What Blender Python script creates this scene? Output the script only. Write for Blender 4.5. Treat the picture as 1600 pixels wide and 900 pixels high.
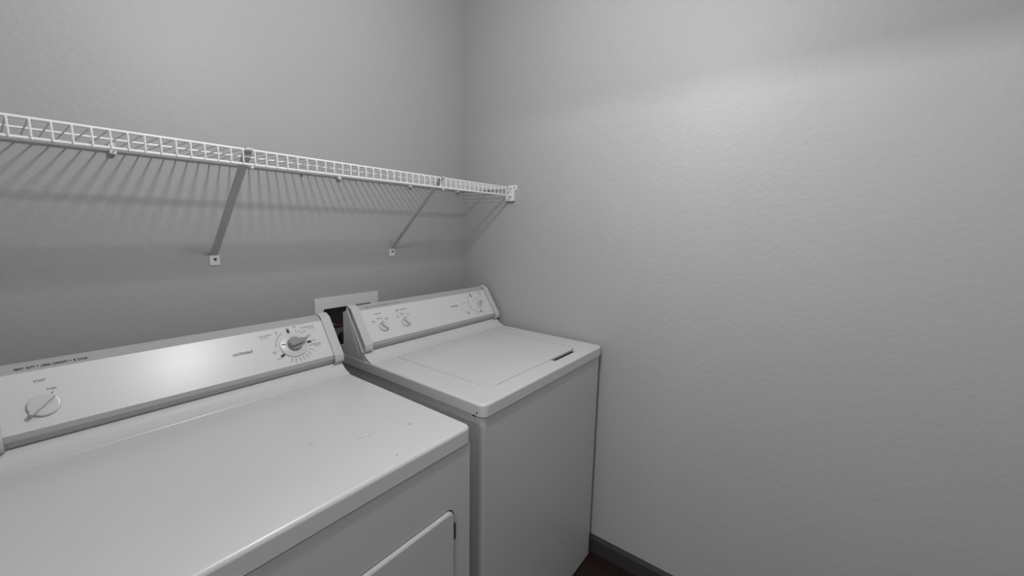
import bpy, bmesh, math, random
from mathutils import Vector, Matrix
random.seed(4)
S = bpy.context.scene
C = S.collection
for o in list(bpy.data.objects): bpy.data.objects.remove(o)

# ------------------------------------------------------------------ camera
CAM = Vector((-1.41924, -1.38816, 1.34190))
RT = Vector((0.60881, -0.79308, 0.01921)); UP = Vector((0.10807, 0.10690, 0.98838)); FW = Vector((0.78592, 0.59966, -0.15079))
cd = bpy.data.cameras.new('camera'); cam = bpy.data.objects.new('camera', cd); C.objects.link(cam)
cd.sensor_width = 36; cd.lens = 14.0985; cd.clip_start = 0.02
cam.matrix_world = Matrix(((RT.x, UP.x, -FW.x, CAM.x), (RT.y, UP.y, -FW.y, CAM.y), (RT.z, UP.z, -FW.z, CAM.z), (0, 0, 0, 1)))
S.camera = cam
# ------------------------------------------------------------------ world and light
S.view_settings.view_transform = 'Standard'
S.view_settings.look = 'None'
S.view_settings.gamma = 1
S.view_settings.use_curve_mapping = False
S.view_settings.exposure = 0.0
w = bpy.data.worlds.new('world'); S.world = w; w.use_nodes = True
w.node_tree.nodes['Background'].inputs[0].default_value = (0.9, 0.9, 0.9, 1)
w.node_tree.nodes['Background'].inputs[1].default_value = 0.62
def point(name, loc, power, radius):
    l = bpy.data.lights.new(name, 'POINT'); l.energy = power; l.shadow_soft_size = radius
    o = bpy.data.objects.new(name, l); C.objects.link(o); o.location = loc; return o
def area(name, loc, target, sx, sy, power):
    l = bpy.data.lights.new(name, 'AREA'); l.shape = 'RECTANGLE'; l.size = sx; l.size_y = sy; l.energy = power
    o = bpy.data.objects.new(name, l); C.objects.link(o); o.location = loc
    o.rotation_euler = (Vector(target) - Vector(loc)).to_track_quat('-Z', 'Y').to_euler(); return o
LAMP = Vector((-0.89, -0.97, 2.06))
point('lamp_light', LAMP, 23.6, 0.048)
area('hallway_light', (-3.3, -1.50, 2.27), (0, -1.35, 1.3), 0.95, 0.07, 27.5)

# ------------------------------------------------------------------ materials
def mat(name, col, rough=0.5, metal=0.0, spec=0.5, coat=0.0, bump=None, noise=None):
    m = bpy.data.materials.new(name); m.use_nodes = True
    nt = m.node_tree; b = nt.nodes['Principled BSDF']
    b.inputs['Base Color'].default_value = (*col, 1); b.inputs['Roughness'].default_value = rough
    b.inputs['Metallic'].default_value = metal; b.inputs['Specular IOR Level'].default_value = spec
    b.inputs['Coat Weight'].default_value = coat; b.inputs['Coat Roughness'].default_value = 0.12
    tc = nt.nodes.new('ShaderNodeTexCoord')
    if noise:
        sc, amt = noise
        n = nt.nodes.new('ShaderNodeTexNoise'); n.inputs['Scale'].default_value = sc; n.inputs['Detail'].default_value = 4
        nt.links.new(tc.outputs['Object'], n.inputs['Vector'])
        r = nt.nodes.new('ShaderNodeMapRange'); r.inputs['From Min'].default_value = 0.3; r.inputs['From Max'].default_value = 0.7
        r.inputs['To Min'].default_value = 1 - amt; r.inputs['To Max'].default_value = 1 + amt
        nt.links.new(n.outputs['Fac'], r.inputs['Value'])
        mx = nt.nodes.new('ShaderNodeVectorMath'); mx.operation = 'SCALE'; mx.inputs[0].default_value = col
        nt.links.new(r.outputs['Result'], mx.inputs['Scale']); nt.links.new(mx.outputs[0], b.inputs['Base Color'])
    if bump:
        prev = None
        for sc, st, dist in bump:
            n = nt.nodes.new('ShaderNodeTexNoise'); n.inputs['Scale'].default_value = sc; n.inputs['Detail'].default_value = 2
            nt.links.new(tc.outputs['Object'], n.inputs['Vector'])
            bp = nt.nodes.new('ShaderNodeBump'); bp.inputs['Strength'].default_value = st; bp.inputs['Distance'].default_value = dist
            nt.links.new(n.outputs['Fac'], bp.inputs['Height'])
            if prev: nt.links.new(prev.outputs[0], bp.inputs['Normal'])
            prev = bp
        nt.links.new(prev.outputs[0], b.inputs['Normal'])
    return m
def g(v): return (v, v, v)
M = {}
M['wall'] = mat('painted_wall', g(0.40), 0.50, spec=0.35, bump=[(60, 0.24, 0.003), (18, 0.12, 0.005)], noise=(3, 0.015))
M['trim'] = mat('painted_trim', g(0.035), 0.5)
M['ceiling'] = mat('ceiling_paint', g(0.6), 0.9)
M['hall'] = mat('hall_paint', g(0.35), 0.9)
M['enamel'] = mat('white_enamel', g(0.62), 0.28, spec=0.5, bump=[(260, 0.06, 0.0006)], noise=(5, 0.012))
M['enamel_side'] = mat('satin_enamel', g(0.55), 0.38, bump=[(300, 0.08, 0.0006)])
M['panel'] = mat('console_panel', g(0.65), 0.31, spec=0.42)
M['plastic'] = mat('grey_white_plastic', g(0.55), 0.36)
M['strip'] = mat('console_strip', g(0.42), 0.4)
M['knob'] = mat('knob_plastic', g(0.60), 0.30)
M['knob_grey'] = mat('knob_grey_plastic', g(0.26), 0.4)
M['ink'] = mat('dark_ink', g(0.035), 0.6)
M['ink_grey'] = mat('grey_ink', g(0.16), 0.6)
M['gap'] = mat('dark_gap', g(0.015), 0.8)
M['vinyl'] = mat('vinyl_coated_wire', g(0.80), 0.35)
M['strap'] = mat('bracket_steel', g(0.50), 0.4)
M['whiteplastic'] = mat('white_plastic', g(0.72), 0.45)
M['screw'] = mat('screw_steel', g(0.10), 0.4, metal=0.6)
M['boxin'] = mat('shaded_white_plastic_box', g(0.16), 0.6)  # white plastic box interior, its shade put into the base colour
M['brass'] = mat('dull_brass', g(0.42), 0.4, metal=0.3)
M['red'] = mat('red_plastic', (0.045, 0.010, 0.014), 0.45)
M['rubber'] = mat('black_rubber', g(0.02), 0.55)
M['hose'] = mat('grey_hose', g(0.22), 0.5)
M['scuff'] = mat('grey_scuff', g(0.44), 0.5)

def wood():
    m = bpy.data.materials.new('dark_wood_planks'); m.use_nodes = True; nt = m.node_tree; b = nt.nodes['Principled BSDF']
    tc = nt.nodes.new('ShaderNodeTexCoord'); br = nt.nodes.new('ShaderNodeTexBrick')
    br.inputs['Scale'].default_value = 1; br.inputs['Brick Width'].default_value = 0.9; br.inputs['Row Height'].default_value = 0.12
    br.inputs['Mortar Size'].default_value = 0.002
    br.inputs['Color1'].default_value = (0.022, 0.009, 0.007, 1); br.inputs['Color2'].default_value = (0.028, 0.014, 0.011, 1)
    br.inputs['Mortar'].default_value = (0.01, 0.005, 0.004, 1)
    mp = nt.nodes.new('ShaderNodeMapping'); mp.inputs['Rotation'].default_value = (0, 0, math.pi / 2)
    nt.links.new(tc.outputs['Object'], mp.inputs[0]); nt.links.new(mp.outputs[0], br.inputs['Vector'])
    mp2 = nt.nodes.new('ShaderNodeMapping'); mp2.inputs['Scale'].default_value = (60, 4, 1)
    n = nt.nodes.new('ShaderNodeTexNoise'); n.inputs['Scale'].default_value = 1; n.inputs['Detail'].default_value = 6
    nt.links.new(tc.outputs['Object'], mp2.inputs[0]); nt.links.new(mp2.outputs[0], n.inputs['Vector'])
    mx = nt.nodes.new('ShaderNodeMix'); mx.data_type = 'RGBA'; mx.blend_type = 'MULTIPLY'; mx.inputs['Factor'].default_value = 0.6
    nt.links.new(br.outputs['Color'], mx.inputs['A']); nt.links.new(n.outputs['Color'], mx.inputs['B'])
    nt.links.new(mx.outputs['Result'], b.inputs['Base Color']); b.inputs['Roughness'].default_value = 0.4
    return m
M['wood'] = wood()

# ------------------------------------------------------------------ helpers
def obj(name, bm, m, parent=None, smooth=True, angle=35):
    me = bpy.data.meshes.new(name)
    bmesh.ops.recalc_face_normals(bm, faces=bm.faces[:])
    if smooth:
        for f in bm.faces: f.smooth = True
        for e in bm.edges:
            e.smooth = not (len(e.link_faces) == 2 and e.calc_face_angle(0) > math.radians(angle))
    bm.to_mesh(me); bm.free()
    me.materials.append(M[m])
    o = bpy.data.objects.new(name, me); C.objects.link(o)
    if smooth:
        wn = o.modifiers.new('normals', 'WEIGHTED_NORMAL'); wn.keep_sharp = True; wn.weight = 100
    if parent: o.parent = parent; o.matrix_parent_inverse = Matrix.Translation(parent.location).inverted()
    return o
def print_on(o, bm, m):
    """printed marks become part of the mesh of the panel they are printed on"""
    idx = len(o.data.materials); o.data.materials.append(M[m])
    for f in bm.faces: f.material_index = idx
    me = bpy.data.meshes.new('print'); bm.to_mesh(me); bm.free()
    b2 = bmesh.new(); b2.from_mesh(o.data); b2.from_mesh(me); b2.to_mesh(o.data); b2.free(); bpy.data.meshes.remove(me)
def thing(name, label, cat, loc, group=None):
    o = bpy.data.objects.new(name, None); C.objects.link(o); o.location = loc; o.empty_display_size = 0.05
    o['label'] = label; o['category'] = cat
    if group: o['group'] = group
    return o
def struct(name, bm, m, **k):
    o = obj(name, bm, m, None, **k); o['kind'] = 'structure'; return o
def box(bm, x0, x1, y0, y1, z0, z1, r=0, seg=3):
    ret = bmesh.ops.create_cube(bm, size=1)
    vs = ret['verts']
    for v in vs:
        v.co = Vector(((x0 + x1) / 2 + v.co.x * (x1 - x0), (y0 + y1) / 2 + v.co.y * (y1 - y0), (z0 + z1) / 2 + v.co.z * (z1 - z0)))
    if r:
        es = list({e for v in vs for e in v.link_edges})
        bmesh.ops.bevel(bm, geom=es, offset=r, segments=seg, profile=0.5, affect='EDGES')
    return bm
def B(*a, **k): return box(bmesh.new(), *a, **k)
def round_poly(pts, rads, n=6):
    out = []; N = len(pts)
    for i in range(N):
        p = Vector(pts[i]); a = Vector(pts[i - 1]); b = Vector(pts[(i + 1) % N]); r = rads[i] if isinstance(rads, (list, tuple)) else rads
        if r <= 0: out.append(p); continue
        u = (a - p).normalized(); v = (b - p).normalized(); half = u.angle(v) / 2
        t = r / math.tan(half); c = p + (u + v).normalized() * (r / math.sin(half))
        s = p + u * t - c; e = p + v * t - c
        ang = s.angle_signed(e) if False else None
        a0 = math.atan2(s.y, s.x); a1 = math.atan2(e.y, e.x); d = a1 - a0
        while d > math.pi: d -= 2 * math.pi
        while d < -math.pi: d += 2 * math.pi
        for k in range(n + 1):
            t_ = a0 + d * k / n; out.append(c + Vector((math.cos(t_), math.sin(t_))) * r)
    return out
def loft(bm, rings, cap0=True, cap1=True):
    """rings: list of equal-length closed lists of 3-D points"""
    R = [[bm.verts.new(p) for p in ring] for ring in rings]; n = len(R[0])
    for a, b in zip(R, R[1:]):
        for i in range(n): bm.faces.new((a[i], a[(i + 1) % n], b[(i + 1) % n], b[i]))
    if cap0: bm.faces.new(R[0][::-1])
    if cap1: bm.faces.new(R[-1])
    return R
def prism_x(bm, prof, x0, x1, r=0):
    """extrude a closed yz profile along x; optional small rounding of the two ends"""
    if not r:
        return loft(bm, [[Vector((x, p[0], p[1])) for p in prof] for x in (x0, x1)])
    cy = sum(p[0] for p in prof) / len(prof); cz = sum(p[1] for p in prof) / len(prof)
    def ring(x, ins):
        out = []
        n = len(prof)
        for i in range(n):
            p = Vector(prof[i]); a = Vector(prof[i - 1]); b = Vector(prof[(i + 1) % n])
            t1 = (p - a).normalized(); t2 = (b - p).normalized(); nn = Vector((t1.y + t2.y, -(t1.x + t2.x)))
            nn.normalize()
            if (p - Vector((cy, cz))).dot(nn) < 0: nn = -nn
            q = p - nn * ins; out.append(Vector((x, q.x, q.y)))
        return out
    rs = []
    for k in range(5):
        a = k / 4 * math.pi / 2; rs.append(ring(x0 + r * (1 - math.sin(a)), r * (1 - math.cos(a)) if False else r * (1 - math.sin(math.pi / 2 - a + 0)) ) if False else ring(x0 + r * (1 - math.sin(a)), r * (1 - math.cos(math.pi / 2 - a))))
    rs2 = []
    for k in range(5):
        a = k / 4 * math.pi / 2; rs2.append(ring(x1 - r * (1 - math.cos(a)) if False else x1 - r * (1 - math.sin(math.pi / 2 - a)), r * (1 - math.cos(a))))
    return loft(bm, rs + rs2)
def tube(bm, pts, r, n=8):
    pts = [Vector(p) for p in pts]; rings = []
    prev = None
    for i, p in enumerate(pts):
        d = (pts[min(i + 1, len(pts) - 1)] - pts[max(i - 1, 0)]).normalized()
        if prev is None:
            a = d.orthogonal().normalized()
        else:
            a = (prev - d * prev.dot(d)).normalized()
        prev = a; b = d.cross(a)
        rings.append([p + (a * math.cos(2 * math.pi * k / n) + b * math.sin(2 * math.pi * k / n)) * r for k in range(n)])
    loft(bm, rings); return bm
def lathe(bm, prof, mtx, n=40):
    """prof: (r, h) list, axis local z"""
    rings = [[mtx @ Vector((r * math.cos(2 * math.pi * k / n), r * math.sin(2 * math.pi * k / n), h)) for k in range(n)] for r, h in prof]
    loft(bm, rings); return bm
def poly_extrude(bm, pts2, mtx, h0, h1, taper=0.0):
    c = Vector((0, 0))
    for p in pts2: c += Vector(p)
    c /= len(pts2)
    def ring(h, s): return [mtx @ Vector((c.x + (p[0] - c.x) * s, c.y + (p[1] - c.y) * s, h)) for p in pts2]
    loft(bm, [ring(h0, 1), ring(h0 + (h1 - h0) * 0.8, 1 - taper * 0.6), ring(h1, 1 - taper - 0.06)])
def text_mesh(bm, s, mtx, x, y, width, height, bold=0.0, align=0):
    """lettering scaled to width x height, lower-left corner at x, y on the plane of mtx"""
    cu = bpy.data.curves.new('txt', 'FONT'); cu.body = s; cu.size = 1; cu.resolution_u = 2; cu.offset = bold
    to = bpy.data.objects.new('txt', cu); C.objects.link(to)
    bpy.context.view_layer.update()
    me = bpy.data.meshes.new_from_object(to.evaluated_get(bpy.context.evaluated_depsgraph_get()))
    bpy.data.objects.remove(to); bpy.data.curves.remove(cu)
    xs = [v.co.x for v in me.vertices]; ys = [v.co.y for v in me.vertices]
    x0, x1, y0, y1 = min(xs), max(xs), min(ys), max(ys)
    t = bmesh.new(); t.from_mesh(me); bpy.data.meshes.remove(me)
    for v in t.verts:
        v.co = mtx @ Vector((x + (v.co.x - x0) / (x1 - x0) * width, y + (v.co.y - y0) / (y1 - y0) * height, 0.0007))
    tmp = bpy.data.meshes.new('t'); t.to_mesh(tmp); t.free(); bm.from_mesh(tmp); bpy.data.meshes.remove(tmp)
def flat(bm, pts2, mtx, h=0.0007):
    bm.faces.new([bm.verts.new(mtx @ Vector((p[0], p[1], h))) for p in pts2])
def disc2(cx, cy, r, n=12): return [(cx + r * math.cos(2 * math.pi * k / n), cy + r * math.sin(2 * math.pi * k / n)) for k in range(n)]
def bar2(x0, y0, x1, y1, wd):
    d = Vector((x1 - x0, y1 - y0)).normalized(); p = Vector((-d.y, d.x)) * wd / 2
    a, b = Vector((x0, y0)), Vector((x1, y1))
    return [tuple(a + p), tuple(a - p), tuple(b - p), tuple(b + p)]
def arc_band(bm, cx, cy, r0, r1, a0, a1, mtx, n=32, h=0.0006):
    for k in range(n):
        t0 = math.radians(a0 + (a1 - a0) * k / n); t1 = math.radians(a0 + (a1 - a0) * (k + 1) / n)
        flat(bm, [(cx + r0 * math.cos(t0), cy + r0 * math.sin(t0)), (cx + r1 * math.cos(t0), cy + r1 * math.sin(t0)),
                  (cx + r1 * math.cos(t1), cy + r1 * math.sin(t1)), (cx + r0 * math.cos(t1), cy + r0 * math.sin(t1))], mtx, h)

# ------------------------------------------------------------------ room shell
CEIL = 2.48; XL = -1.75; YF = -2.0
HX0, HX1, HZ0, HZ1 = -0.7114, -0.5221, 0.80, 1.0372        # opening of the recessed outlet box
def wall_with_hole(x0, x1, z0, z1, hx0, hx1, hz0, hz1, y0, y1):
    bm = bmesh.new()
    for a, b, c, d in ((x0, hx0, z0, z1), (hx1, x1, z0, z1), (hx0, hx1, z0, hz0), (hx0, hx1, hz1, z1)):
        if d - c > 1e-4 and b - a > 1e-4: box(bm, a, b, y0, y1, c, d)
    bmesh.ops.remove_doubles(bm, verts=bm.verts[:], dist=1e-5)
    return bm
struct('floor', B(-4.6, 0.12, -3.0, 0.12, -0.1, 0.0), 'wood', smooth=False)
struct('wall_back', wall_with_hole(XL - 0.1, 0.12, 0, CEIL, HX0, HX1, HZ0, HZ1, 0, 0.12), 'wall', smooth=False)
struct('wall_right', B(0.0, 0.12, -2.1, 0.0, 0, CEIL), 'wall', smooth=False)
DY0, DY1, DZ = -1.95, -1.02, 2.058                              # doorway to the hallway, behind the camera
bm = bmesh.new()
box(bm, XL - 0.1, XL, DY1, 0.0, 0, CEIL); box(bm, XL - 0.1, XL, -2.12, DY0, 0, CEIL); box(bm, XL - 0.1, XL, DY0, DY1, DZ, CEIL)
struct('wall_left', bm, 'wall', smooth=False)
struct('ceiling', B(XL - 0.1, 0.12, -2.1, 0.12, CEIL, CEIL + 0.1), 'ceiling', smooth=False)
struct('wall_front', B(XL - 0.1, 0.12, YF - 0.12, YF, 0, CEIL), 'wall', smooth=False)
bm = bmesh.new(); prof = [(0, 0), (-0.012, 0), (-0.012, 0.060), (-0.006, 0.0733), (0, 0.0733)]
R = [[bm.verts.new((p[0], y, p[1])) for p in prof] for y in (YF, 0)]
for i in range(5): bm.faces.new((R[0][i], R[0][(i + 1) % 5], R[1][(i + 1) % 5], R[1][i]))
bm.faces.new(R[0]); bm.faces.new(R[1][::-1])
struct('baseboard_right', bm, 'trim', angle=20)
struct('baseboard_back', B(XL, -0.012, -0.012, 0, 0, 0.0733, r=0.003), 'trim')
struct('baseboard_left', B(XL, XL + 0.012, DY1, -0.012, 0, 0.0733, r=0.003), 'trim')

# ------------------------------------------------------------------ appliances
FEY, FEZ = 0.5684, 0.8227                                     # direction up the slanted console face (y, z)
def face_mtx(zoff):
    o = Vector((0, -0.2446, 0.954 + zoff)); X = Vector((1, 0, 0)); Y = Vector((0, FEY, FEZ)); Z = Vector((0, -FEZ, FEY))
    return Matrix(((X.x, Y.x, Z.x, o.x), (X.y, Y.y, Z.y, o.y), (X.z, Y.z, Z.z, o.z), (0, 0, 0, 1)))
def strip_mtx(zoff):                                          # the narrow printed strip above the face
    o = Vector((0, -0.1765, 1.0526 + zoff)); Yv = Vector((0, 0.020, 0.0125)).normalized(); X = Vector((1, 0, 0)); Z = X.cross(Yv)
    return Matrix(((X.x, Yv.x, Z.x, o.x), (X.y, Yv.y, Z.y, o.y), (X.z, Yv.z, Z.z, o.z), (0, 0, 0, 1)))
def console(root, xl, xr, dz, w=0.029):
    """slanted control console with rounded underside, end caps, printed face"""
    f0 = Vector((-0.2446, 0.954 + dz)); f1 = Vector((-0.1773, 1.0514 + dz))
    body = [tuple(f1), (-0.1765, 1.0524 + dz), (-0.1570, 1.0645 + dz), (-0.150, 1.0660 + dz), (-0.128, 1.0560 + dz), (-0.124, 1.045 + dz), (-0.112, 0.90 + dz), (-0.215, 0.918 + dz),
            (-0.2300, 0.9235 + dz), (-0.2400, 0.9320 + dz), (-0.2455, 0.9430 + dz), tuple(f0)]
    bm = bmesh.new(); prism_x(bm, body, xl + w - 0.004, xr - w + 0.004)
    hs = obj('console_housing', bm, 'strip', root, angle=24)
    # printed face panel: a thin plate on the housing
    m = face_mtx(dz); bm = bmesh.new(); L = 0.1184
    loft(bm, [[m @ Vector((x, y, h)) for x, y in ((xl + w, 0.000), (xr - w, 0.000), (xr - w, L), (xl + w, L))] for h in (-0.002, 0.0004)])
    fp = obj('control_panel', bm, 'panel', root, smooth=False)
    # end caps: side silhouette with rounded front nose
    n = Vector((-FEZ, FEY)) * 0.0032
    cap2 = round_poly([(-0.1520, 1.0710 + dz), (-0.1460, 1.0610 + dz), (-0.2080, 0.9150 + dz), (-0.2120, 0.9120 + dz), (f0.x - 0.005 + n.x, f0.y - 0.024), (f0.x + n.x - 0.003, f0.y - 0.004 + n.y),
                       (f1.x + n.x + 0.004, f1.y + n.y + 0.007)],
                      [0.003, 0.003, 0.001, 0.001, 0.014, 0.010, 0.010], 5)
    for a, b in ((xl, xl + w), (xr - w, xr)):
        bm = bmesh.new(); prism_x(bm, [tuple(p) for p in cap2], a, b, r=0.006)
        obj('end_cap', bm, 'plastic', root, angle=40)
    return m, fp, hs
def appliance_top(bm, xl, xr, yf, yb, zt, ch, rc=0.020, rt=0.007, hole=None, depth=0.014):
    """lid-like top: rounded front corners, rounded top edge; optional recessed hole"""
    def outline(ins): return round_poly([(xl + ins, yb), (xl + ins, yf + ins), (xr - ins, yf + ins), (xr - ins, yb)], [0, max(rc - ins, .002), max(rc - ins, .002), 0], 8)
    rings = [[Vector((p.x, p.y, zt - ch)) for p in outline(0)]]
    for k in range(5):
        a = k / 4 * math.pi / 2
        rings.append([Vector((p.x, p.y, zt - rt + rt * math.sin(a))) for p in outline(rt * (1 - math.cos(a)))])
    R = loft(bm, rings, cap0=True, cap1=hole is None)
    if hole:
        top = R[-1]; hv = [bm.verts.new((p[0], p[1], zt)) for p in hole]; hb = [bm.verts.new((p[0], p[1], zt - depth)) for p in hole]
        es = [bm.edges.get((top[i], top[(i + 1) % len(top)])) for i in range(len(top))]
        n = len(hv)
        es += [bm.edges.new((hv[i], hv[(i + 1) % n])) for i in range(n)]
        bmesh.ops.triangle_fill(bm, edges=es, use_beauty=True)
        for i in range(n): bm.faces.new((hv[i], hv[(i + 1) % n], hb[(i + 1) % n], hb[i]))
        bm.faces.new(hb)
def rear_rise(bm, xl, xr, zt, yb=-0.10):
    prof = [(-0.282, zt - 0.004), (-0.278, zt + 0.0010), (-0.268, zt + 0.0030), (-0.256, zt + 0.0085), (-0.2465, zt + 0.017), (-0.2380, zt + 0.0255), (-0.232, zt + 0.0275), (yb, zt + 0.0270), (yb, zt - 0.004)]
    prism_x(bm, prof, xl + 0.001, xr - 0.001, r=0.003)

# ---- washer
WXL, WXR, WYF, WZ, WCH = -0.7073, -0.0213, -0.7645, 0.8982, 0.0343
washer = thing('washing_machine', 'white top-loading washing machine in the corner against the right wall, with flat lid', 'washing machine', ((WXL + WXR) / 2, -0.42, 0))
obj('cabinet', B(WXL + 0.003, WXR - 0.003, -0.7300, -0.105, 0.03, WZ - WCH - 0.0040, r=0.002), 'enamel_side', washer)
bm = bmesh.new()                                              # wrapped front panel
fp = round_poly([(WXL + 0.0035, -0.7315), (WXL + 0.0035, WYF + 0.006), (WXR - 0.0035, WYF + 0.006), (WXR - 0.0035, -0.7315)], [0, 0.014, 0.014, 0], 6)
loft(bm, [[Vector((p.x, p.y, z)) for p in fp] for z in (0.006, WZ - WCH - 0.0045)])
fpo = obj('front_panel', bm, 'enamel_side', washer, angle=30)
bm = bmesh.new(); lathe(bm, [(0.0011, 0), (0.0011, 0.0006)], Matrix.Translation((-0.6939, WYF + 0.0058, 0.7113)) @ Matrix.Rotation(math.pi / 2, 4, 'X'), 10)
obj('paint_chip', bm, 'ink', fpo)
obj('base_plinth', B(WXL + 0.02, WXR - 0.02, -0.72, -0.13, 0.0, 0.035), 'gap', washer)
LX0, LX1, LYB, LYF = -0.6135, -0.1215, -0.287, -0.7020
hole = round_poly([(LX0, LYB), (LX0, LYF), (-0.300, LYF), (-0.294, LYF - 0.019), (-0.152, LYF - 0.019), (-0.146, LYF), (LX1, LYF), (LX1 + 0.010, LYB)],
                  [0.006, 0.032, 0.001, 0.008, 0.008, 0.001, 0.022, 0.006], 7)
bm = bmesh.new(); appliance_top(bm, WXL, WXR, WYF, -0.10, WZ, WCH, hole=hole)
rear_rise(bm, WXL, WXR, WZ)
wtop = obj('top_panel', bm, 'enamel', washer, angle=38)
bm = bmesh.new(); G = 0.0034
lid = round_poly([(LX0 + G, LYB - 0.0008), (LX0 + G, LYF + G), (LX1 - G * 0.4, LYF + G), (LX1 + 0.010 - G * 0.4, LYB - 0.0008)], [0.004, 0.030, 0.020, 0.004], 8)
cl = Vector(((LX0 + LX1) / 2, (LYB + LYF) / 2))
def lr(z, ins): return [Vector((p.x + (ins if p.x < cl.x else -ins), p.y + (ins if p.y < cl.y else -ins), z)) for p in lid]
loft(bm, [lr(WZ - 0.0135, 0), lr(WZ - 0.002, 0), lr(WZ - 0.0006, 0.0006), lr(WZ, 0.002)])
obj('lid', bm, 'enamel', washer, angle=38)
bm = bmesh.new()
hc = Vector(((LX0 + LX1) / 2, (LYB + LYF) / 2))
o_ = [bm.verts.new((p.x, p.y, WZ - 0.0070)) for p in hole]
i_ = [bm.verts.new((hc.x + (p.x - hc.x) * 0.94, hc.y + (p.y - hc.y) * 0.90, WZ - 0.0070)) for p in hole]
for k in range(len(hole)): bm.faces.new((o_[k], o_[(k + 1) % len(hole)], i_[(k + 1) % len(hole)], i_[k]))
obj('lid_gap_shade', bm, 'gap', washer, smooth=False)  # dark ring added below the lid groove and finger notch to paint their shade
# screw and clip hole on the left rim near the front corner
bm = bmesh.new(); lathe(bm, [(0.0024, 0), (0.0024, 0.0005)], Matrix.Translation((WXL, -0.7405, 0.8725)) @ Matrix.Rotation(-math.pi / 2, 4, 'Y'), 12)
obj('screw', bm, 'ink', washer)
bm = bmesh.new(); box(bm, WXL - 0.0004, WXL + 0.003, -0.7335, -0.7255, WZ - WCH - 0.0035, WZ - WCH + 0.0010); obj('clip_hole', bm, 'gap', washer)
m, wpanel, whouse = console(washer, WXL, WXR, 0.0)
# side shields of the washer console reach back towards the wall
bm = bmesh.new()
prism_x(bm, [(-0.150, 1.0560), (-0.125, 1.0450), (-0.122, 0.9300), (-0.106, 0.866), (-0.240, 0.866), (-0.2425, 0.9130), (-0.232, 0.9245)], WXL + 0.0003, WXR - 0.0003, r=0.0006)
obj('console_back', bm, 'enamel', washer, angle=25)
# knobs
def small_knob(root, m, cx, cy, R, ang, tick):
    k = bmesh.new(); mt = m @ Matrix.Translation((cx, cy, 0)) @ Matrix.Rotation(math.radians(ang), 4, 'Z')
    lathe(k, [(R, 0.0004), (R, 0.004), (R * 0.93, 0.006), (R * 0.80, 0.007)], mt, 36)
    grip = round_poly([(-R * 0.93, -R * 0.30), (R * 0.93, -R * 0.30), (R * 0.93, R * 0.30), (-R * 0.93, R * 0.30)], R * 0.22, 4)
    poly_extrude(k, grip, mt, 0.006, 0.016, 0.10)
    kn = obj('knob', k, 'knob', root, angle=30)
    t = bmesh.new(); flat(t, bar2(R * 0.45, 0, R * 0.9, 0, 0.0016), mt, 0.0170); obj('pointer_line', t, 'ink_grey', kn, smooth=False)
    return kn
small_knob(washer, m, -0.6137, 0.0470, 0.0180, -52 + 180, 0)
small_knob(washer, m, -0.5200, 0.0470, 0.0180, -52 + 180, 0)
# timer dial
mt = m @ Matrix.Translation((-0.1215, 0.0665, 0))
bm = bmesh.new(); lathe(bm, [(0.0265, 0.0004), (0.0265, 0.0030), (0.0250, 0.0045), (0.0150, 0.0050)], mt, 48)
d = obj('timer_dial', bm, 'knob', washer, angle=30)
bm = bmesh.new(); lathe(bm, [(0.0150, 0.0045), (0.0145, 0.012), (0.0125, 0.0145), (0.008, 0.0150)], mt, 36)
gp = round_poly([(-0.013, -0.0045), (0.016, -0.0035), (0.016, 0.0035), (-0.013, 0.0045)], 0.003, 4)
poly_extrude(bm, gp, mt @ Matrix.Rotation(math.radians(12), 4, 'Z'), 0.013, 0.024, 0.12)
obj('timer_knob', bm, 'knob', washer, angle=30)
# lettering and printed marks of the washer
bm = bmesh.new(); T = lambda s, x, y, wd, h, b=0.0: text_mesh(bm, s, m, x, y, wd, h, b)
T('HOTPOINT', -0.2835, 0.0655, 0.042, 0.0062, 0.02)
obj('brand_lettering', bm, 'ink', washer, smooth=False)
bm = bmesh.new()
T('LOAD SIZE', -0.6320, 0.0945, 0.027, 0.0045, .015)
T('MEDIUM', -0.6275, 0.0765, 0.020, 0.0036, .015)
T('LARGE', -0.5985, 0.0735, 0.014, 0.0034, .01); T('SUPER', -0.5975, 0.0690, 0.011, 0.0030)
T('SMALL', -0.6515, 0.0710, 0.014, 0.0034, .01); T('MINI', -0.6490, 0.0665, 0.010, 0.0030)
print_on(wpanel, bm, 'ink_grey'); bm = bmesh.new()
T('WASH', -0.5425, 0.0975, 0.012, 0.0038, .02); T('RINSE', -0.5425, 0.0925, 0.012, 0.0038, .02)
T('TEMPERATURE', -0.5270, 0.0955, 0.033, 0.0042, .015)
T('WARM', -0.5320, 0.0800, 0.015, 0.0034, .01); T('COLD', -0.5290, 0.0755, 0.011, 0.0032, .01)
T('HOT', -0.5010, 0.0745, 0.010, 0.0034, .01); T('COLD', -0.5015, 0.0700, 0.011, 0.0032, .01)
T('COLD', -0.5510, 0.0720, 0.011, 0.0034, .01); T('COLD', -0.5505, 0.0675, 0.011, 0.0032, .01)
flat(bm, bar2(-0.6085, 0.0650, -0.6075, 0.0690, 0.0022), m); flat(bm, bar2(-0.5125, 0.0655, -0.5110, 0.0695, 0.0022), m)
print_on(wpanel, bm, 'ink_grey'); bm = bmesh.new()
T('OFF', -0.2160, 0.0715, 0.018, 0.0038)
flat(bm, bar2(-0.193, 0.0735, -0.184, 0.0728, 0.0016), m)
T('REGULAR', -0.0960, 0.1075, 0.021, 0.0038, .01); T('HEAVY', -0.0935, 0.1025, 0.014, 0.0034, .01); T('OFF', -0.0870, 0.0970, 0.008, 0.0036, .01)
T('PERM', -0.2110, 0.0285, 0.016, 0.0036, .01); T('PRESS', -0.2105, 0.0235, 0.016, 0.0034, .01); T('OFF', -0.2050, 0.0180, 0.009, 0.0034, .01)
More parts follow.
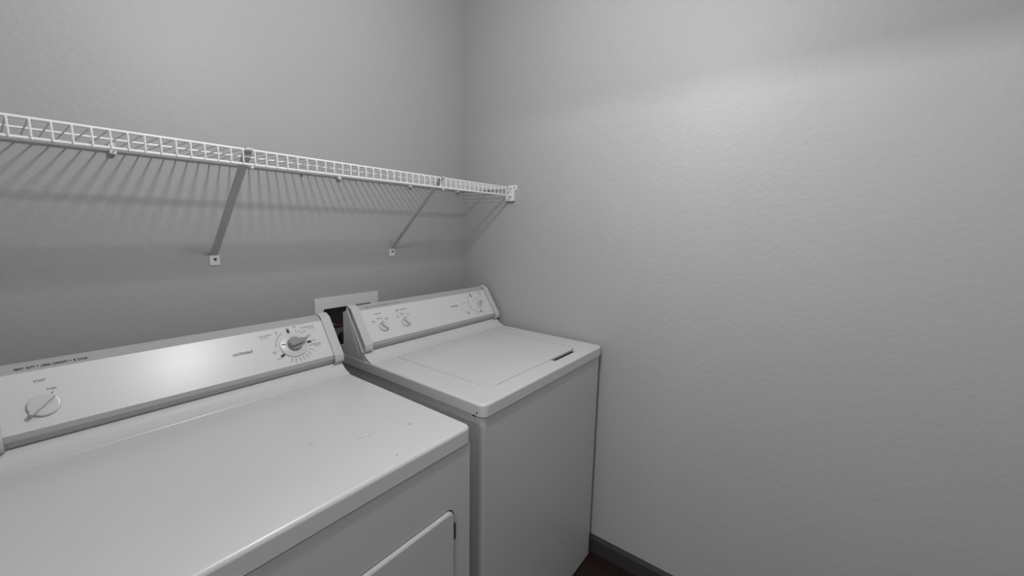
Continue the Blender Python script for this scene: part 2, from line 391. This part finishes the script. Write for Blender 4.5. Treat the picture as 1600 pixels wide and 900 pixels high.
print_on(wpanel, bm, 'ink_grey'); bm = bmesh.new()
arc_band(bm, -0.1300, 0.0665, 0.0455, 0.0470, 120, 268, m)
for a in (200, 240, 252): flat(bm, disc2(-0.130 + 0.052 * math.cos(math.radians(a)), 0.0665 + 0.052 * math.sin(math.radians(a)), 0.0013), m)
print_on(wpanel, bm, 'ink_grey')
for q in ((-0.1460, 0.1125, -0.1415, 0.0945, 0.0048), (-0.1285, 0.0285, -0.1205, 0.0150, 0.0046)):
    bm = bmesh.new(); flat(bm, bar2(*q), m); print_on(wpanel, bm, 'ink')
bm = bmesh.new(); ms = strip_mtx(0.0)
T2 = lambda s, x, wd: text_mesh(bm, s, ms, x, 0.0070, wd, 0.0050, 0.01)
T2('HEAVY', -0.6500, 0.017); T2('DUTY', -0.6290, 0.013); flat(bm, disc2(-0.6115, 0.0095, 0.0012), ms); T2('LARGE', -0.6060, 0.020); T2('CAPACITY', -0.5820, 0.030)
flat(bm, disc2(-0.5470, 0.0095, 0.0012), ms); T2('3', -0.5420, 0.004); T2('CYCLE', -0.5340, 0.021)
print_on(whouse, bm, 'ink_grey')

# ---- dryer
DXL, DXR, DYF, DZT, DCH = -1.4690, -0.7814, -0.7935, 0.8882, 0.0390
dryer = thing('clothes_dryer', 'white front-loading clothes dryer in the foreground, left of the washing machine', 'dryer', ((DXL + DXR) / 2, -0.45, 0))
obj('cabinet', B(DXL + 0.003, DXR - 0.003, -0.760, -0.105, 0.03, DZT - DCH - 0.0015, r=0.002), 'enamel_side', dryer)
DRX1, DRX0, DRZ1, DRZ0 = -0.8370, -1.4050, 0.7115, 0.240
# front panel with the door opening
bm = bmesh.new()
out = round_poly([(DXL + 0.0035, 0.006), (DXR - 0.0035, 0.006), (DXR - 0.0035, DZT - DCH - 0.0045), (DXL + 0.0035, DZT - DCH - 0.0045)], 0.001, 2)
inn = round_poly([(DRX0, DRZ0), (DRX1, DRZ0), (DRX1, DRZ1), (DRX0, DRZ1)], [0.02] * 4, 7)
y0 = DYF + 0.004
ov = [bm.verts.new((p.x, y0, p.y)) for p in out]; iv = [bm.verts.new((p.x, y0, p.y)) for p in inn]
es = [bm.edges.new((ov[i], ov[(i + 1) % len(ov)])) for i in range(len(ov))] + [bm.edges.new((iv[i], iv[(i + 1) % len(iv)])) for i in range(len(iv))]
bmesh.ops.triangle_fill(bm, edges=es, use_beauty=True)
ob = [bm.verts.new((p.x, -0.762, p.y)) for p in out]; ib = [bm.verts.new((p.x, y0 + 0.018, p.y)) for p in inn]
for a, b in ((ov, ob), (iv, ib)):
    for i in range(len(a)): bm.faces.new((a[i], a[(i + 1) % len(a)], b[(i + 1) % len(a)], b[i]))
bm.faces.new(ib)
obj('front_panel', bm, 'enamel_side', dryer, angle=30)
bm = bmesh.new()
def dring(ins, y): return [Vector((p.x, y, p.y)) for p in round_poly([(DRX0 + ins, DRZ0 + ins), (DRX1 - ins, DRZ0 + ins), (DRX1 - ins, DRZ1 - ins), (DRX0 + ins, DRZ1 - ins)], [0.019] * 4, 7)]
loft(bm, [dring(0.0030, y0 + 0.017), dring(0.0030, y0 + 0.001), dring(0.0036, y0 - 0.003), dring(0.0060, y0 - 0.0060), dring(0.0095, y0 - 0.0075)])
door = obj('door', bm, 'enamel_side', dryer, angle=30)
bm = bmesh.new(); tube(bm, [(DRX1 + 0.0005, y0 - 0.002, 0.630), (DRX1 + 0.0005, y0 - 0.002, 0.670)], 0.0026, 8); box(bm, DRX1 - 0.001, DRX1 + 0.0035, y0 - 0.0006, y0 + 0.004, 0.632, 0.668)
obj('hinge', bm, 'screw', door)
obj('base_plinth', B(DXL + 0.02, DXR - 0.02, -0.75, -0.13, 0.0, 0.035), 'gap', dryer)
bm = bmesh.new(); appliance_top(bm, DXL, DXR, DYF, -0.10, DZT, DCH, rc=0.018, rt=0.009)
rear_rise(bm, DXL, DXR, DZT)
dtop = obj('top_panel', bm, 'enamel', dryer, angle=38)
md, dpanel, dhouse = console(dryer, DXL, DXR, -0.010)
bm = bmesh.new()
prism_x(bm, [(-0.150, 1.0460), (-0.121, 1.0380), (-0.100, 0.9300), (-0.100, 0.852), (-0.240, 0.852), (-0.2425, 0.9030), (-0.232, 0.9145)], DXL + 0.0003, DXR - 0.0003, r=0.0006)
obj('console_back', bm, 'enamel_side', dryer, angle=25)
# scuffs on the top
bm = bmesh.new(); I4 = Matrix.Identity(4)
def spot(x, y, a, b, ang):
    c, s = math.cos(ang), math.sin(ang)
    flat(bm, [(x + a * math.cos(t) * c - b * math.sin(t) * s, y + a * math.cos(t) * s + b * math.sin(t) * c) for t in [2 * math.pi * k / 12 for k in range(12)]], I4, DZT + 0.0003)
bm.free()
for q in ((-0.8711, -0.6812, 0.0062, 0.0034, -0.3), (-0.9580, -0.6534, 0.011, 0.0012, 0.35), (-0.9760, -0.6500, 0.009, 0.0016, -0.7), (-1.0537, -0.5894, 0.006, 0.0010, 0.2)):
    bm = bmesh.new(); spot(*q); obj('scuff_mark', bm, 'scuff', dryer, smooth=False)
bm = bmesh.new(); spot(-0.9669, -0.7625, 0.0016, 0.0012, 0); obj('paint_chip', bm, 'ink', dryer, smooth=False)
# start knob: round disc with a slim bar handle
ms_ = md @ Matrix.Translation((-1.3850, 0.0440, 0)) @ Matrix.Rotation(math.radians(41), 4, 'Z')
bm = bmesh.new(); lathe(bm, [(0.0222, 0.0004), (0.0222, 0.0045), (0.0210, 0.0062), (0.0180, 0.0068)], ms_, 48)
sk = obj('start_knob', bm, 'knob', dryer, angle=30)
bm = bmesh.new(); poly_extrude(bm, round_poly([(-0.0275, -0.0038), (0.0205, -0.0026), (0.0205, 0.0026), (-0.0275, 0.0038)], 0.002, 4), ms_, 0.0055, 0.0165, 0.04)
obj('handle_bar', bm, 'plastic', sk, angle=30)
# timer dial
mt = md @ Matrix.Translation((-0.9105, 0.0590, 0))
bm = bmesh.new(); lathe(bm, [(0.0375, 0.0004), (0.0375, 0.0030), (0.0360, 0.0046), (0.0330, 0.0052), (0.0200, 0.0085)], mt, 64)
dial = obj('timer_dial', bm, 'knob', dryer, angle=30)
bm = bmesh.new(); lathe(bm, [(0.0200, 0.0075), (0.0195, 0.0150), (0.0180, 0.0175), (0.0150, 0.0180)], mt, 40)
obj('timer_knob', bm, 'knob_grey', dryer, angle=30)
mr = mt @ Matrix.Rotation(math.radians(11), 4, 'Z')
bm = bmesh.new(); poly_extrude(bm, round_poly([(-0.0180, -0.0080), (0.010, -0.0080), (0.0345, -0.0016), (0.0345, 0.0016), (0.010, 0.0080), (-0.0180, 0.0080)], [0.006, 0.012, 0.0012, 0.0012, 0.012, 0.006], 4), mr, 0.0165, 0.0270, 0.03)
obj('pointer_grip', bm, 'knob_grey', dryer, angle=30)
bm = bmesh.new(); flat(bm, bar2(-0.0335, 0.006, -0.0225, 0.0035, 0.0022), mt, 0.0079); obj('dial_line', bm, 'ink', dryer, smooth=False)
bm = bmesh.new(); m = md
T('HOTPOINT', -1.0605, 0.0605, 0.0465, 0.0078, 0.02)
obj('brand_lettering', bm, 'ink', dryer, smooth=False)
bm = bmesh.new(); dots = []
def polar(a, r): return (-0.9105 + r * math.cos(math.radians(a)), 0.0590 + r * math.sin(math.radians(a)))
for k in range(8): dots.append((polar(121 + k * 7.6, 0.0462), 0.0015))
for k in range(4): dots.append((polar(67 - k * 8.2, 0.0450), 0.0016))
for k in range(8): dots.append((polar(-16 - k * 13.8, 0.0455), 0.0017))
for (x, y), r in dots: flat(bm, disc2(x, y, r), m)
print_on(dpanel, bm, 'ink')
for a in (94, 0, 214):
    bm = bmesh.new(); (xa, ya), (xb, yb) = polar(a, 0.0385), polar(a, 0.0500); flat(bm, bar2(xa, ya, xb, yb, 0.0075), m); print_on(dpanel, bm, 'ink')
bm = bmesh.new()
T('START', -1.3925, 0.0935, 0.0160, 0.0050, .02); T('PUSH', -1.3778, 0.0728, 0.0125, 0.0045, .015); flat(bm, bar2(-1.3735, 0.0650, -1.3700, 0.0680, 0.0018), m)
print_on(dpanel, bm, 'ink_grey'); bm = bmesh.new()
T('EASY CARE DRY', -0.9895, 0.0995, 0.0320, 0.0040, .01); T('AUTOMATIC', -0.9890, 0.0935, 0.0200, 0.0038)
T('AUTOMATIC DRY', -0.8775, 0.1045, 0.0400, 0.0042, .01); T('COTTONS', -0.8590, 0.0985, 0.0210, 0.0040, .01)
T('TIMED DRY', -0.8640, 0.0470, 0.0280, 0.0040, .01); T('MINUTES', -0.8540, 0.0415, 0.0185, 0.0038, .01)
T('LESS', -0.9490, 0.1045, 0.0080, 0.0036); T('DRY', -0.9480, 0.1000, 0.0060, 0.0034)
T('MORE', -0.8975, 0.1130, 0.0090, 0.0034); T('DRY', -0.8960, 0.1088, 0.0060, 0.0032)
T('LESS', -0.8735, 0.0950, 0.0080, 0.0036); T('DRY', -0.8725, 0.0905, 0.0060, 0.0034)
T('COOL', -0.8680, 0.0785, 0.0110, 0.0036, .01); T('DOWN', -0.8680, 0.0740, 0.0110, 0.0034, .01)
T('OFF', -0.9190, 0.1100, 0.0110, 0.0040, .01); T('OFF', -0.8590, 0.0580, 0.0110, 0.0040, .01); T('OFF', -0.9640, 0.0250, 0.0110, 0.0040, .01)
T('MORE', -0.9700, 0.0475, 0.0100, 0.0036); T('DRY', -0.9680, 0.0430, 0.0070, 0.0034)
for k, s in enumerate(('70', '60', '50', '40', '30', '20', '10')):
    x, y = polar(-30 - k * 13.8, 0.0525); T(s, x - 0.0025, y - 0.0018, 0.005, 0.0034, .01)
print_on(dpanel, bm, 'ink_grey')
bm = bmesh.new(); ms = strip_mtx(-0.010)
T2 = lambda s, x, wd: text_mesh(bm, s, ms, x, 0.0060, wd, 0.0062, 0.02)
T2('HEAVY', -1.4137, 0.0125); T2('DUTY', -1.3980, 0.0115); flat(bm, disc2(-1.3835, 0.0095, 0.0013), ms); T2('LARGE', -1.3790, 0.0130); T2('CAPACITY', -1.3635, 0.0215)
flat(bm, disc2(-1.3385, 0.0095, 0.0013), ms); T2('3', -1.3345, 0.0035); T2('CYCLE', -1.3285, 0.0145)
print_on(dhouse, bm, 'ink')

# ------------------------------------------------------------------ recessed laundry outlet box and its hoses
ob_ = thing('laundry_outlet_box', 'white framed recessed plumbing outlet box in the back wall between the two consoles', 'outlet box', (-0.6165, 0, HZ0))
bm = bmesh.new(); fx0, fx1, fz0, fz1 = -0.7420, -0.4887, 0.770, 1.0780
for a in ((fx0, HX0, fz0, fz1), (HX1, fx1, fz0, fz1), (HX0, HX1, HZ1, fz1), (HX0, HX1, fz0, HZ0)):
    box(bm, a[0], a[1], -0.004, 0.0, a[2], a[3])
bmesh.ops.remove_doubles(bm, verts=bm.verts[:], dist=1e-5)
obj('frame', bm, 'whiteplastic', ob_, smooth=False)
bm = bmesh.new(); e = 0.002
box(bm, HX0 + e, HX1 - e, 0.088, 0.092, HZ0 + e, HZ1 - e); box(bm, HX0 + 0.0002, HX0 + e, 0, 0.092, HZ0 + e, HZ1 - e); box(bm, HX1 - e, HX1 - 0.0002, 0, 0.092, HZ0 + e, HZ1 - e)
box(bm, HX0 + 0.0002, HX1 - 0.0002, 0, 0.092, HZ1 - e, HZ1 - 0.0002); box(bm, HX0 + 0.0002, HX1 - 0.0002, 0, 0.092, HZ0 + 0.0002, HZ0 + e)
obj('back_box', bm, 'boxin', ob_, smooth=False)
def valve(x, z, handle_mat, nm):
    bm = bmesh.new()
    tube(bm, [(x, 0.088, z), (x, 0.045, z)], 0.010, 14); tube(bm, [(x, 0.045, z + 0.014), (x, 0.045, z - 0.040)], 0.0125, 16)
    tube(bm, [(x, 0.045, z - 0.020), (x, 0.045, z - 0.036)], 0.0160, 6)
    v = obj('supply_valve', bm, 'brass', ob_, angle=30); v['label'] = nm
    bm = bmesh.new(); tube(bm, [(x, 0.045, z + 0.010), (x, 0.020, z + 0.010)], 0.005, 10)
    box(bm, x - 0.006, x + 0.040, 0.008, 0.020, z + 0.004, z + 0.016, r=0.004)
    obj('valve_handle', bm, handle_mat, v, angle=30)
valve(-0.660, 0.952, 'red', 'brass valve with a dark red lever')
valve(-0.575, 0.945, 'rubber', 'brass valve with a dark lever')
def hose(pts, r, m_, name, label, cat, nut=True):
    # smooth the path
    P = [Vector(p) for p in pts]; out = []
    for i in range(len(P) - 1):
        p0 = P[max(i - 1, 0)]; p1 = P[i]; p2 = P[i + 1]; p3 = P[min(i + 2, len(P) - 1)]
        for k in range(8):
            t = k / 8
            out.append(0.5 * ((2 * p1) + (p2 - p0) * t + (2 * p0 - 5 * p1 + 4 * p2 - p3) * t * t + (3 * p1 - p0 - 3 * p2 + p3) * t ** 3))
    out.append(P[-1])
    t = thing(name, label, cat, P[-1])
    bm = bmesh.new(); tube(bm, out, r, 12); obj('hose_body', bm, m_, t)
    if nut:
        bm = bmesh.new(); d = (P[1] - P[0]).normalized(); tube(bm, [P[0] - d * 0.002, P[0] + d * 0.016], r * 1.55, 6); obj('coupling_nut', bm, 'brass', t, angle=30)
    return t
hose([(-0.660, 0.045, 0.912), (-0.660, 0.036, 0.870), (-0.668, -0.035, 0.815), (-0.685, -0.055, 0.70), (-0.690, -0.055, 0.50)], 0.0085, 'hose', 'supply_hose', 'grey water hose hanging from the red-levered valve of the outlet box', 'hose')
hose([(-0.575, 0.045, 0.912), (-0.575, 0.036, 0.870), (-0.575, -0.035, 0.815), (-0.570, -0.055, 0.70), (-0.560, -0.055, 0.50)], 0.0085, 'rubber', 'supply_hose', 'black water hose hanging from the outlet box valve nearer the washing machine', 'hose')
dh = hose([(-0.618, 0.060, 0.850), (-0.618, 0.056, 0.895), (-0.624, 0.030, 0.918), (-0.632, -0.010, 0.895), (-0.636, -0.045, 0.83), (-0.635, -0.055, 0.60)], 0.0120, 'hose', 'drain_hose', 'thick grey drain hose looping out of the middle of the outlet box', 'hose', nut=False)
bm = bmesh.new(); tube(bm, [(-0.6185, 0.054, 0.899), (-0.621, 0.044, 0.912), (-0.624, 0.030, 0.9185), (-0.628, 0.014, 0.9145), (-0.631, 0.000, 0.9025)], 0.0142, 14); obj('elbow_cuff', bm, 'rubber', dh)

# ------------------------------------------------------------------ wire shelf
SP = 0.0244; SX0 = -1.3777; SY = -0.3045; SZ = 1.5073; LIP = 0.0328; MIDY = -0.1720
shelf = thing('wire_shelf', 'long white vinyl-coated wire shelf running along the back wall above both machines', 'shelf', (-0.8, 0, SZ))
XA, XB = SX0 - 7 * SP, -0.006
def rod(name, y, z, r):
    bm = bmesh.new(); tube(bm, [(XA - 0.008, y, z), (XB, y, z)], r, 10); obj(name, bm, 'vinyl', shelf)
rod('front_rod', SY, SZ, 0.0030); rod('lip_rod', SY, SZ - LIP, 0.0031); rod('middle_rod', MIDY, SZ + 0.0010, 0.0026); rod('back_rod', -0.0110, SZ + 0.0005, 0.0028)
first = None
for i in range(-7, 57):
    x = SX0 + i * SP
    if x > -0.010: break
    if first is None:
        bm = bmesh.new()
        tube(bm, [(x, -0.0085, SZ), (x, SY + 0.006, SZ + 0.0002), (x, SY - 0.0010, SZ - 0.0005), (x, SY - 0.0038, SZ - 0.0050), (x, SY - 0.0038, SZ - LIP - 0.0020)], 0.00155, 6)
        first = obj('cross_wire', bm, 'vinyl', shelf); fx = x
    else:
        c = first.copy(); C.objects.link(c); c.parent = shelf; c.matrix_parent_inverse = first.matrix_parent_inverse.copy()
        c.location = first.location + Vector((x - fx, 0, 0))
# diagonal support brackets
def bracket(x, label):
    t = thing('shelf_bracket', label, 'shelf bracket', (x, 0, 1.2336), 'diagonal braces under the wire shelf')
    bm = bmesh.new(); hw = 0.0085; th = 0.0012
    a = Vector((x, -0.003, 1.2440)); b = Vector((x, SY + 0.007, SZ - 0.006)); d = (b - a).normalized(); n = Vector((0, d.z, -d.y)) ; n = n if n.z > 0 else -n
    # shallow U channel: web below, two flanges upward
    sec = [(-hw, 0.006), (-hw, 0), (hw, 0), (hw, 0.006), (hw - th, 0.006), (hw - th, th), (-hw + th, th), (-hw + th, 0.006)]
    loft(bm, [[p + Vector((sx, 0, 0)) + n * sy for sx, sy in sec] for p in (a, b)])
    obj('strap', bm, 'strap', t, angle=20)
    bm = bmesh.new()                                           # hook over the front rod
    hk = [(SY + 0.010, SZ - 0.016), (SY + 0.0065, SZ + 0.002), (SY + 0.0030, SZ + 0.0050), (SY - 0.0030, SZ + 0.0048), (SY - 0.0048, SZ + 0.0010)]
    outer = [Vector(p) for p in hk]
    ring = lambda xx: [Vector((xx, p.x, p.y)) for p in outer] + [Vector((xx, p.x + (0.0012 if i < 2 else 0.0), p.y - (0.0 if i < 2 else 0.0012))) for i, p in reversed(list(enumerate(outer)))]
    loft(bm, [ring(x - hw * 0.9), ring(x + hw * 0.9)])
    obj('hook', bm, 'strap', t, angle=20)
    bm = bmesh.new()                                           # lower retaining tab at the lip rod
    box(bm, x + 0.002, x + 0.008, SY - 0.001, SY + 0.006, SZ - LIP - 0.0085, SZ - LIP - 0.0030, r=0.0012); obj('retaining_tab', bm, 'vinyl', t)
    bm = bmesh.new()                                           # plate screwed to the wall
    box(bm, x - 0.0120, x + 0.0130, -0.0030, 0.0, 1.2150, 1.2440, r=0.0008)
    obj('wall_plate', bm, 'whiteplastic', t)
    bm = bmesh.new(); lathe(bm, [(0.0042, 0), (0.0038, 0.0014), (0.002, 0.0020)], Matrix.Translation((x + 0.0015, -0.0029, 1.2325)) @ Matrix.Rotation(math.pi / 2, 4, 'X'), 14)
    obj('screw', bm, 'screw', t)
bracket(SX0 + 14.55 * SP, 'diagonal steel shelf brace near the middle of the photo, above the dryer console')
bracket(SX0 + 39.45 * SP, 'diagonal steel shelf brace nearer the corner, above the washing machine console')
# wall clips holding the back rod
def clip(x, label):
    t = thing('wall_clip', label, 'clip', (x, 0, SZ), 'small clips fixing the shelf to the back wall')
    bm = bmesh.new(); box(bm, x - 0.006, x + 0.006, -0.0145, 0.0, SZ - 0.0110, SZ - 0.0070, r=0.001); box(bm, x - 0.006, x + 0.006, -0.0045, 0.0, SZ - 0.0110, SZ + 0.016, r=0.0012)
    box(bm, x - 0.006, x + 0.006, -0.0165, -0.0140, SZ - 0.0110, SZ - 0.001, r=0.0008)
    obj('clip_body', bm, 'whiteplastic', t)
    bm = bmesh.new(); lathe(bm, [(0.0026, 0), (0.0022, 0.001)], Matrix.Translation((x, -0.0044, SZ + 0.010)) @ Matrix.Rotation(math.pi / 2, 4, 'X'), 10); obj('nail_head', bm, 'screw', t)
clip(-1.2100, 'small white wall clip under the far left stretch of the wire shelf')
clip(-0.6350, 'small white wall clip roughly midway between the two shelf braces')
clip(-0.3245, 'small white wall clip just right of the second shelf brace')
clip(-0.0480, 'small white wall clip closest to the room corner behind the shelf')
o = bmesh.new(); lathe(o, [(0.0035, 0), (0.0035, 0.0012), (0.0015, 0.0016)], Matrix.Translation((-0.7600, 0.0, 1.4960)) @ Matrix.Rotation(math.pi / 2, 4, 'X'), 12)
ah = obj('wall_anchor', o, 'screw'); ah['label'] = 'tiny dark screw anchor left in the back wall just below the shelf'; ah['category'] = 'screw'
# end bracket on the right wall
t = thing('shelf_end_bracket', 'white moulded end bracket holding the shelf front to the right wall', 'shelf bracket', (0, -0.29, SZ))
bm = bmesh.new(); box(bm, -0.0040, 0.0, -0.3235, -0.2790, 1.4985, 1.5200, r=0.0012); obj('mounting_tab', bm, 'whiteplastic', t)
bm = bmesh.new(); box(bm, -0.0150, 0.0, -0.3130, -0.2930, 1.4520, 1.5040, r=0.002); box(bm, -0.0170, 0.0, -0.3130, -0.2680, 1.4520, 1.4560, r=0.001)
box(bm, -0.0130, 0.0, -0.2925, -0.2680, 1.4530, 1.5030, r=0.001)
for k in range(2): box(bm, -0.0160, -0.0140, -0.3090 + k * 0.0075, -0.3060 + k * 0.0075, 1.456, 1.502, r=0.0005)
obj('socket', bm, 'whiteplastic', t)
for y in (-0.2885, -0.3120):
    bm = bmesh.new(); lathe(bm, [(0.0034, 0), (0.0030, 0.0010), (0.0015, 0.0014)], Matrix.Translation((-0.0039, y, 1.5095)) @ Matrix.Rotation(-math.pi / 2, 4, 'Y'), 12); obj('screw', bm, 'screw', t)

# ------------------------------------------------------------------ bare-bulb lamp above, out of the frame
lamp = thing('ceiling_lamp', 'ceiling lamp hanging above the machines, out of the frame', 'lamp', (LAMP.x, LAMP.y, CEIL))
bm = bmesh.new(); lathe(bm, [(0.06, CEIL), (0.06, CEIL - 0.015), (0.03, CEIL - 0.03)], Matrix.Translation((LAMP.x, LAMP.y, 0)), 32); obj('canopy', bm, 'whiteplastic', lamp)
bm = bmesh.new(); tube(bm, [(LAMP.x, LAMP.y, CEIL - 0.02), (LAMP.x, LAMP.y, LAMP.z + 0.10)], 0.004, 8); obj('rod', bm, 'whiteplastic', lamp)
bm = bmesh.new(); tube(bm, [(LAMP.x, LAMP.y, LAMP.z + 0.11), (LAMP.x, LAMP.y, LAMP.z + 0.055)], 0.018, 16); obj('lamp_socket', bm, 'whiteplastic', lamp)
